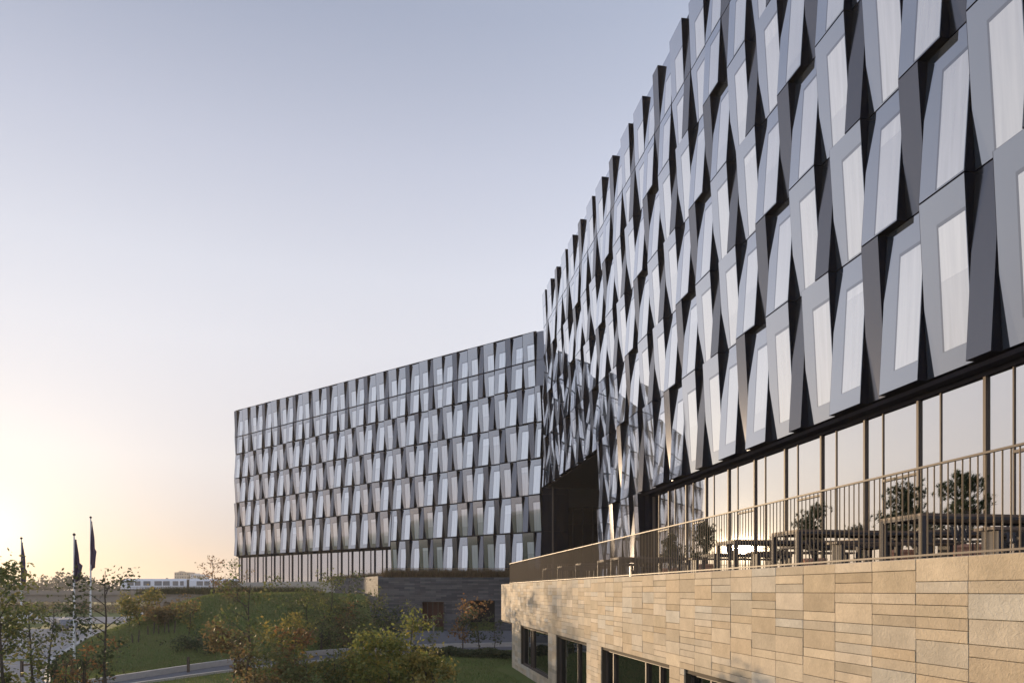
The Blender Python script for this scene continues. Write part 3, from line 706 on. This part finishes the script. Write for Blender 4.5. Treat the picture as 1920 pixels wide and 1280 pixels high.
blades('mound_grass', M['grassblade'], 110000, poly_area(mound), .07, .24, .035, 11, label='rough green grass over the mound', lean=.5)
lower = [(-30, 24)]+dn_k[0:7]+[(6, 50), (1, 46), (-1, 40), (2.5, 26), (6, 20), (-12, 18)]
blades('lawn_grass', M['grassblade'], 60000, poly_area(lower), .05, .16, .028, 12, label='mown green grass in front of the path', lean=.5)
def seg_area(a, b, w):
    d = (Vector(b)-Vector(a)); nn = Vector((-d.y, d.x)).normalized()
    return lambda r: tuple(Vector(a)+d*r.random()+nn*r.uniform(0, w))
blades('ornamental_grass', M['drygrass'], 15000, seg_area((-13.8, 78.7), (6, 78.9), 4.0), .4, 1.15, .05, 13, zf=lambda x, y: zl, label='brown ornamental grass along the top of the dark slate podium', lean=.22)
blades('ornamental_grass', M['drygrass'], 7000, seg_area((-14.0, 79.5), (-26, 104), -4), .3, .9, .05, 14, zf=lambda x, y: zl-.1, label='brown ornamental grass in front of the far lobby glazing', lean=.22)
blades('low_planting', M['hedgegrass'], 14000, seg_area((-23.5, 93), (-43, 98.5), 9), .3, 1.1, .06, 15, zf=lambda x, y: -.4, label='low green and brown planting behind the wall on the mound', lean=.3, cat='planting')
# hedge by the drive
rnd = random.Random(5); mb = MB()
for i in range(9000):
    t = rnd.random(); x = -6.5+7.2*t; y = 49.2-3.4*t+rnd.gauss(0, .45); z = hgt(x, y)+rnd.uniform(.02, .62)*(1-.35*abs(math.sin(t*9)))
    quadleaf(mb, (x, y, z), .10, rnd)
build(mb, 'ground_cover', M['leaf_dark'], kind='stuff', label='low dark evergreen ground cover beside the driveway', category='shrubs')

# ------------------------------------------------------------------ trees
def tree(name, label, px, Y, pyt, wpx, leaf, n, size=.11, cb=.22, seed=0, bark='bark', stems=1, group='young trees on the slopes', droop=0.0, cat='tree', limbs=13, gz=None):
    rnd = random.Random(seed*31+7); x = X(px, Y); z0 = hgt(x, Y) if gz is None else gz; H = Z(pyt, Y)-z0; W = wpx*Y/F/2
    t = thing(name, label, cat, (x, Y, z0-.05), 0, group)
    tr = MB(); cr = MB(); pts = []
    for s_ in range(stems):
        bx, by = (rnd.gauss(0, .25), rnd.gauss(0, .25)) if stems > 1 else (0, 0)
        HH = H*(1 if s_ == 0 else rnd.uniform(.6, .92)); p = Vector((bx, by, 0)); r = .016*H**.75+.012; K = 6
        lean = Vector((rnd.gauss(0, .06), rnd.gauss(0, .06), 0))*(2.2 if stems > 1 else 1); chain = [p]
        for k in range(K):
            q = Vector((bx, by, HH*(k+1)/K))+lean*HH*(k+1)/K+Vector((rnd.gauss(0, .03), rnd.gauss(0, .03), 0))*HH*.25
            tr.tube(p, q, r*(1-k/K*.85), r*(1-(k+1)/K*.85), 7, cap=False); p = q; chain.append(p)
        for l in range(limbs if stems == 1 else max(4, limbs//stems+1)):
            f = cb+(1-cb)*((l+rnd.random())/(limbs if stems == 1 else max(4, limbs//stems+1)))*.93; f = min(f, .97); kk = f*K; i = int(kk); q = chain[i].lerp(chain[min(i+1, K)], kk-i)
            a = rnd.uniform(0, 6.28); sh = math.sin(math.pi*min(1, max(0.08, (1-f)/(1-cb)))**.75)*.9+.25
            L_ = W*sh*rnd.uniform(.6, 1.15); up = rnd.uniform(.25, .8)-droop
            e = q+Vector((math.cos(a)*L_, math.sin(a)*L_, L_*up)); m_ = q.lerp(e, .5)+Vector((0, 0, .06*L_))
            tr.tube(q, m_, r*.30, r*.18, 5, cap=False); tr.tube(m_, e, r*.18, r*.06, 5, cap=False)
            pts += [(m_, .6), (e, 1), (q.lerp(e, .75), 1)]
            for _ in range(4):
                g = q.lerp(e, rnd.uniform(.35, 1)); aa = a+rnd.uniform(-1.3, 1.3); ee = g+Vector((math.cos(aa), math.sin(aa), rnd.uniform(0, .8)))*L_*rnd.uniform(.25, .5)
                tr.tube(g, ee, r*.11, r*.03, 4, cap=False); pts += [(ee, 1), (g.lerp(ee, .6), .8)]
        pts.append((chain[-1], .7))
    wts = [w*rnd.uniform(.15, 1.6) for _, w in pts]
    for c in rnd.choices(range(len(pts)), weights=wts, k=n):
        o = pts[c][0]; sg = W*.13+.05
        quadleaf(cr, (o.x+rnd.gauss(0, sg), o.y+rnd.gauss(0, sg), o.z+rnd.gauss(-.03, sg*1.0)), size, rnd)
    build(tr, 'trunk', M[bark], t); build(cr, 'crown', M['leaf_'+leaf], t)
    return t
T = [
 ('green brown leafy young tree at the bottom left corner of the view', 14, 23, 1062, 120, 'green', 2300, .085),
 ('second leafy young tree right beside the left edge, below the leftmost flag', 62, 26, 1120, 90, 'green', 900, .09),
 ('small thin tree standing against the pale road between two flagpoles', 88, 34, 1136, 84, 'dark', 480, .11),
 ('slender open dark green tree in front of the tallest flagpole', 196, 25, 1066, 125, 'dark', 1050, .085),
 ('low orange brown bush at the foot of the slender dark tree', 158, 27, 1200, 56, 'rust', 330, .08),
 ('golden brown tree left of the mound, above the parked cars', 262, 60, 1122, 64, 'gold', 1150, .15),
 ('brown feathery multi-stem shrub at the left foot of the mound', 318, 60, 1150, 90, 'brown', 1300, .14),
 ('narrow yellow sapling on the left slope of the mound', 354, 56, 1136, 34, 'gold', 260, .13),
 ('bare orange topped sapling on the crest, overlapping the train', 401, 72, 1052, 46, 'rust', 260, .13),
 ('thin greenish sapling at the left end of the far office block', 446, 70, 1052, 40, 'green', 180, .12),
 ('tall airy green tree in front of the middle of the mound', 459, 26, 1092, 110, 'green', 850, .08),
 ('low brown leaved tree at the path below the mound', 436, 32, 1188, 95, 'brown', 1000, .09),
 ('yellow green young tree left of the rusty one by the path', 515, 30, 1166, 85, 'gold', 900, .085),
 ('narrow rust red young tree between yellow ones at the path', 545, 28, 1178, 50, 'rust', 420, .085),
 ('dark leafy tree in front of the lit side of the slate podium, left one', 614, 56, 1082, 80, 'green', 700, .13),
 ('dark branching tree before the lit stone wall, just left of its corner', 652, 60, 1078, 64, 'dark', 420, .12),
 ('round orange bush below the lit stone wall', 641, 55, 1138, 54, 'rust', 900, .11),
 ('thin leafy tree just at the corner of the slate podium', 694, 56, 1108, 62, 'green', 520, .12),
 ('brown dark bush beside the path below the podium corner', 668, 53, 1160, 70, 'brown', 900, .11),
 ('large yellow green bushy tree in the foreground left of the driveway', 738, 24, 1160, 118, 'yellowgreen', 3600, .075),
 ('bright golden bush at the right side of the yellow green tree', 790, 23, 1205, 80, 'gold', 1900, .075),
 ('slim pale stemmed birch sapling in front of the dark slate wall', 776, 50, 1120, 26, 'yellowgreen', 110, .11),
 ('rusty brown tree in front of the dark doorway', 868, 52, 1132, 66, 'rust', 650, .12),
 ('second pale stemmed sapling before the reddish entrance', 812, 46, 1150, 30, 'green', 140, .11),
 ('thin dark sapling beside the end of the sandstone terrace', 928, 52, 1165, 34, 'dark', 180, .11),
 ('dense green bush at the bottom edge left of centre', 590, 24, 1226, 130, 'green', 1700, .075),
 ('golden green bush at the bottom edge between the bushes', 655, 25, 1214, 90, 'gold', 1300, .075),
 ('low brown bush at the bottom edge below the rusty tree', 500, 24, 1232, 100, 'brown', 1100, .075),
 ('dark green shrub beside the wooden fence posts', 108, 30, 1222, 60, 'dark', 600, .09),
 ('dark leafy sapling beside the small rusty tree', 900, 50, 1148, 50, 'dark', 360, .12),
 ('wide dark green tree on the slope left of the podium corner', 575, 58, 1112, 90, 'green', 900, .13),
 ('yellow green tree on the slope between the wide dark tree and the round orange bush', 602, 54, 1128, 70, 'yellowgreen', 800, .12),
 ('green bushy sapling low on the slope behind the yellow green and rusty trees', 556, 47, 1170, 80, 'green', 1100, .11),
 ('olive bush in the dip between the path and the lit stone wall', 700, 52, 1150, 80, 'green', 1300, .11),
 ('dark bush against the foot of the slate podium corner', 730, 60, 1140, 60, 'dark', 900, .12),
 ('yellow bush at the bottom edge just left of the large yellow green tree', 690, 27, 1205, 70, 'gold', 1000, .08),
]
for i, (lab, px, Y, top, w, lf, n, sz) in enumerate(T):
    bush = 'bush' in lab or 'shrub' in lab
    tree('leafy_bush' if bush else 'young_tree', lab, px, Y, top, w, lf, int(n*(1.9 if top > 1150 and Y < 33 else (.85 if px < 200 else 1.0))), sz, cb=.08 if bush else .25, seed=i+1,
         bark='palebark' if 'pale' in lab and 'stem' in lab else 'bark', stems=4 if bush or 'multi' in lab else 1,
         group='autumn bushes' if bush else 'young trees on the slopes', cat='bush' if bush else 'tree')
# small shrubs on the slope
for i, (px, Y, top, w, lf, lab) in enumerate([(352, 52, 1208, 60, 'dark', 'low dark green shrub at the foot of the mound, left one'), (395, 50, 1212, 70, 'dark', 'low dark green shrub at the foot of the mound, right one'),
        (290, 62, 1150, 44, 'brown', 'brownish shrub between the golden tree and the feathery shrub'), (440, 66, 1088, 60, 'brown', 'brown shrub where the mound meets the end of the office block'), (655, 50, 1190, 90, 'green', 'leafy shrub beside the path under the orange bush'),
        (610, 52, 1165, 80, 'dark', 'dark shrub on the right slope of the mound'), (535, 45, 1195, 50, 'green', 'small green shrub above the path, right of the airy green tree')]):
    tree('leafy_bush', lab, px, Y, top, w, lf, 700, .11, cb=.05, seed=60+i, stems=4, group='autumn bushes', cat='bush')

# ------------------------------------------------------------------ flagpoles
def flagpole(px, Y, pyt, L_, label, seed):
    x = X(px, Y); z0 = hgt(x, Y); H = Z(pyt, Y)-z0; rnd = random.Random(seed)
    t = thing('flagpole', label, 'flagpole', (x, Y, z0), 0, 'white flagpoles by the road')
    mb = MB(); mb.tube((0, 0, 0), (0, 0, H-.12), .085, .045, 12); build(mb, 'pole', M['white'], t, smooth=False)
    mb = MB(); mb.lathe([(0, H-.12), (.06, H-.10), (.10, H-.02), (.06, H+.06), (0, H+.08)], 10); build(mb, 'finial', M['steel'], t)
    f = thing('flag', label.replace('white flagpole', 'furled dark purple flag hanging from the pole'), 'flag', (x+.05, Y, z0+H-.35), rnd.uniform(-.3, .3), 'furled dark flags')
    n, m_ = 14, 16; mb = MB()
    for j in range(m_+1):
        v = j/m_; wd = .10+.46*v**1.1 if v < .62 else .54-.32*(v-.62)
        for i in range(n+1):
            u = i/n; mb.v.append((-.12*v+wd*u, .10*math.sin(u*13+v*3)*(.3+v)+.05*math.sin(u*5+v*8), -L_*v-.22*math.sin(u*3.1)*v+(.34*u if v > .95 else 0)))
    for j in range(m_):
        for i in range(n):
            a = j*(n+1)+i; mb.f.append((a, a+1, a+n+2, a+n+1)); mb.m.append(0)
    o = build(mb, 'cloth', M['flag'], f, smooth=True)
    sm = o.modifiers.new('thick', 'SOLIDIFY'); sm.thickness = .006
flagpole(40, 60, 1008, 3.7, 'white flagpole at the left edge of the view', 1)
flagpole(139, 50.5, 1001, 2.8, 'white flagpole in the middle of the three', 2)
flagpole(170, 62, 969, 4.0, 'white flagpole reaching highest of the three', 3)

# ------------------------------------------------------------------ fence posts, bollards, stakes
def post(px, Y, h, label, w=.11, name='bollard', m_='wood'):
    x = X(px, Y); mb = MB(); mb.box(-w/2, w/2, -w/2, w/2, -.1, h-.03); mb.hexa([(-w/2, -w/2, h-.03), (w/2, -w/2, h-.03), (w/2-.02, -w/2+.02, h), (-w/2+.02, -w/2+.02, h), (-w/2, w/2, h-.03), (w/2, w/2, h-.03), (w/2-.02, w/2-.02, h), (-w/2+.02, w/2-.02, h)])
    o = build(mb, name, M[m_], None, (x, Y, hgt(x, Y))); o['label'] = label; o['category'] = 'bollard'; o['group'] = 'short dark posts along the path'; return o
post(353, 39.0, .85, 'short dark wooden post on the lower kerb of the path'); post(545, 42.5, .8, 'short dark post on the kerb behind the rusty tree')
post(155, 32, .9, 'short post at the foot of the slender dark tree'); post(700, 47.0, .8, 'short dark post beside the yellow green tree')
fn = thing('wooden_fence', 'low wooden post and rail fence beside the pale road at lower left', 'fence', (X(41, 42.5), 42.5, hgt(X(41, 42.5), 42.5)))
for i in range(4):
    mb = MB(); mb.box(i*.95-.065, i*.95+.065, -.06, .06, -.1, .95+.05*(i % 2)); build(mb, 'post', M['wood'], fn)
    if i < 3: mb = MB(); mb.box(i*.95+.067, i*.95+.883, -.03, .03, .68, .78); build(mb, 'rail', M['wood'], fn)
for k, (px, Y, lab) in enumerate([(283, 57, 'pair of dark stakes left of the feathery shrub'), (303, 57, 'pair of dark stakes under the feathery shrub'), (322, 57, 'pair of dark stakes right below the feathery shrub'), (254, 55, 'pair of dark stakes holding the golden brown tree')]):
    x = X(px, Y); t = thing('tree_stake', lab, 'stake', (x, Y, hgt(x, Y)), 0, 'dark planting stakes')
    for dx in (-.22, .2): mb = MB(); mb.tube((dx, 0, -.1), (dx+.03, dx*.5, .8+dx*.6), .05, .045, 7); build(mb, 'stake', M['bark'], t)

# ------------------------------------------------------------------ viaduct, train, distant things
vy = 246.0; vd = thing('viaduct', 'long grey concrete railway viaduct crossing behind the flagpoles', 'viaduct', (0, vy, 0))
gv = hgt(-100, vy)
mb = MB(); mb.box(-420, 60, -3.2, 4.2, -.95, -.1); build(mb, 'deck', M['viaduct'], vd)
mb = MB(); mb.box(-420, 60, -2.6, 3.6, -3.6, -.95); build(mb, 'beam', M['viaduct'], vd)
mb = MB(); mb.box(-420, 60, -3.5, -3.2, -1.3, .15); build(mb, 'parapet', M['viaduct'], vd)
for i in range(16):
    mb = MB(); x = -412+i*27; mb.hexa([(x-1.0, -1.8, gv-1), (x+1.0, -1.8, gv-1), (x+1.3, -2.4, -3.6), (x-1.3, -2.4, -3.6), (x-1.0, 2.4, gv-1), (x+1.0, 2.4, gv-1), (x+1.3, 3.2, -3.6), (x-1.3, 3.2, -3.6)]); build(mb, 'pier', M['viaduct'], vd)
mb = MB(); mb.box(-420, 60, -3.42, -3.36, 1.05, 1.12); mb.box(-420, 60, -3.42, -3.36, .6, .65)
for i in range(240): mb.box(-420+i*2, -419.92+i*2, -3.42, -3.36, .15, 1.05)
build(mb, 'handrail', M['steel'], vd)
tn = thing('train', 'white and pale blue metro train with dark windows on the viaduct', 'train', (X(228, vy), vy, 0))
CW = 22.7
for c in range(2):
    x0 = c*(CW+.0); nose = 1.1 if c == 0 else 0; mb = MB()
    prof = [(-1.35, .55), (-1.42, 1.6), (-1.36, 3.3), (-.95, 3.95), (.95, 3.95), (1.36, 3.3), (1.42, 1.6), (1.35, .55)]
    a = [(x0+.2+nose*((z-.55)/3.4), y, z) for y, z in prof]; b = [(x0+CW-.7, y, z) for y, z in prof]; n = len(prof)
    mb.v = a+b; mb.f = [tuple(range(n))[::-1], tuple(range(n, 2*n))]+[(i, (i+1) % n, n+(i+1) % n, n+i) for i in range(n)]; mb.m = [0]*len(mb.f)
    body = build(mb, 'carriage', M['train'], tn)
    for (wa, wb) in ((3.0, 5.2), (5.5, 7.4) , (8.3, 10.7), (11.9, 14.4), (14.7, 17.0), (17.9, 19.8), (20.3, 21.6)):
        mb = MB(); mb.box(x0+wa-.4, x0+wb-.5, -1.455, -1.425, 1.75, 3.2); build(mb, 'window', M['train_glass'], body)
    mb = MB(); mb.box(x0+.6, x0+CW-.9, -1.2, 1.2, .05, .55); build(mb, 'underframe', M['under'], tn)
    mb = MB(); mb.box(x0+CW-.7, x0+CW+.2, -1.2, 1.2, .5, 3.7); build(mb, 'gangway', M['under'], tn)
M['blockA'] = mat('beige_block', (.40,.34,.28), .9); M['blockB'] = mat('pale_block', (.55,.55,.57), .9)
for px0, px1, pyt, m_, lab in ((327, 354, 1072, 'blockA', 'distant beige apartment block above the train'), (357, 381, 1076, 'blockB', 'distant pale grey block right of the beige one')):
    Y = 620; t = thing('distant_building', lab, 'building', (X(px0, Y), Y, -6)); w = X(px1, Y)-X(px0, Y); H = Z(pyt, Y)+6
    mb = MB(); mb.box(0, w, 0, 12, 0, H); mb.box(w*.2, w*.45, 3, 8, H, H+.9); build(mb, 'wall', M[m_], t)
    mb = MB(); mb.box(0, w*.5/6, -.03, 0, 0, 1.3); wm = mb.mesh('window', M['dark_glass'])
    for fl in range(6):
        for c in range(6): link('window', wm, t, (w*(c+.25)/6, 0, H-2.2-fl*2.8))
# tree belts
def belt(name, label, x0, x1, Y, dep, hfun, n, leaf, size, seed):
    rnd = random.Random(seed); mb = MB()
    for i in range(n):
        x = rnd.uniform(x0, x1); hh = hfun(x)*(1+.12*math.sin(x*.21)+.12*math.sin(x*.53+1)+.1*math.sin(x*1.3)); y = Y+rnd.uniform(0, dep); g = hgt(x, y)
        z = g+hh*rnd.random()**.55; quadleaf(mb, (x, y, z), size, rnd, 1.2)
    build(mb, name, M['leaf_'+leaf], kind='stuff', label=label, category='trees')
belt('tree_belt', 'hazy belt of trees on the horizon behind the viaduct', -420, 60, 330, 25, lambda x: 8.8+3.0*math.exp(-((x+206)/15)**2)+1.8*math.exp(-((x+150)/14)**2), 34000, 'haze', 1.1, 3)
belt('tree_belt', 'low brownish bushes under the viaduct beyond the road', -250, -20, 205, 30, lambda x: 1.9+.6*math.sin(x*.08), 16000, 'brown', .5, 4)
belt('tree_belt', 'green brown scrub between the mound and the viaduct', -52, -41, 120, 18, lambda x: 3.4, 6000, 'green', .3, 6)
# parked cars
M['car_white'] = mat('car_white_paint', (.62,.63,.65), .25, 0, .7); M['car_grey'] = mat('car_grey_paint', (.20,.21,.23), .25, .4, .7); M['tyre'] = mat('tyre', (.02,.02,.02), .8); M['car_glass'] = mat('car_glass', (.03,.035,.04), .05, 0, .9)
def car(px, Y, rz, m_, label):
    x = X(px, Y); t = thing('parked_car', label, 'car', (x, Y, hgt(x, Y)+.05), rz, 'cars parked beyond the mound')
    prof = [(-2.1, .35), (-2.15, .75), (-1.95, .95), (-1.55, 1.0), (-.95, 1.42), (.55, 1.45), (1.25, 1.0), (1.95, .85), (2.15, .6), (2.1, .33)]; n = len(prof); mb = MB()
    mb.v = [(a, -.86+(.12 if b > 1.2 else 0), b) for a, b in prof]+[(a, .86-(.12 if b > 1.2 else 0), b) for a, b in prof]; mb.f = [tuple(range(n)), tuple(range(2*n-1, n-1, -1))]+[(i, n+i, n+(i+1) % n, (i+1) % n) for i in range(n)]; mb.m = [0]*len(mb.f)
    build(mb, 'body', M[m_], t)
    for sy in (-1, 1):
        mb = MB(); mb.poly([(-1.4, sy*.875, 1.0), (-.88, sy*.80, 1.36), (.5, sy*.80, 1.38), (1.1, sy*.875, 1.0)]); build(mb, 'side_window', M['car_glass'], t)
    mb = MB(); mb.poly([(1.24, -.72, 1.03), (.60, -.66, 1.43), (.60, .66, 1.43), (1.24, .72, 1.03)]); build(mb, 'windscreen', M['car_glass'], t)
    for a in (-1.35, 1.35):
        for sy in (-.86, .70): mb = MB(); mb.tube((a, sy, .32), (a, sy+.16, .32), .32, n=14); build(mb, 'wheel', M['tyre'], t)
car(262, 118, .1, 'car_white', 'white car parked behind the golden brown tree'); car(292, 124, .0, 'car_white', 'white car parked right at the left edge of the mound'); car(48, 122, .2, 'car_white', 'white car on the far road beside the leftmost flagpole')
car(120, 92, 2.4, 'car_grey', 'dark grey car on the pale road between the flagpoles')

# ------------------------------------------------------------------ haze
hz = bpy.data.materials.new('haze'); hz.use_nodes = True; N = hz.node_tree.nodes; N.remove(N['Principled BSDF'])
pv = N.new('ShaderNodeVolumePrincipled'); pv.inputs['Color'].default_value = (.96, .93, .90, 1); pv.inputs['Density'].default_value = .0003; pv.inputs['Anisotropy'].default_value = .25
hz.node_tree.links.new(pv.outputs[0], N['Material Output'].inputs['Volume'])
mb = MB(); mb.box(-3700, 3700, -330, 6300, -7.2, 38); build(mb, 'haze', hz, kind='stuff', label='thin evening haze over the whole place', category='haze')
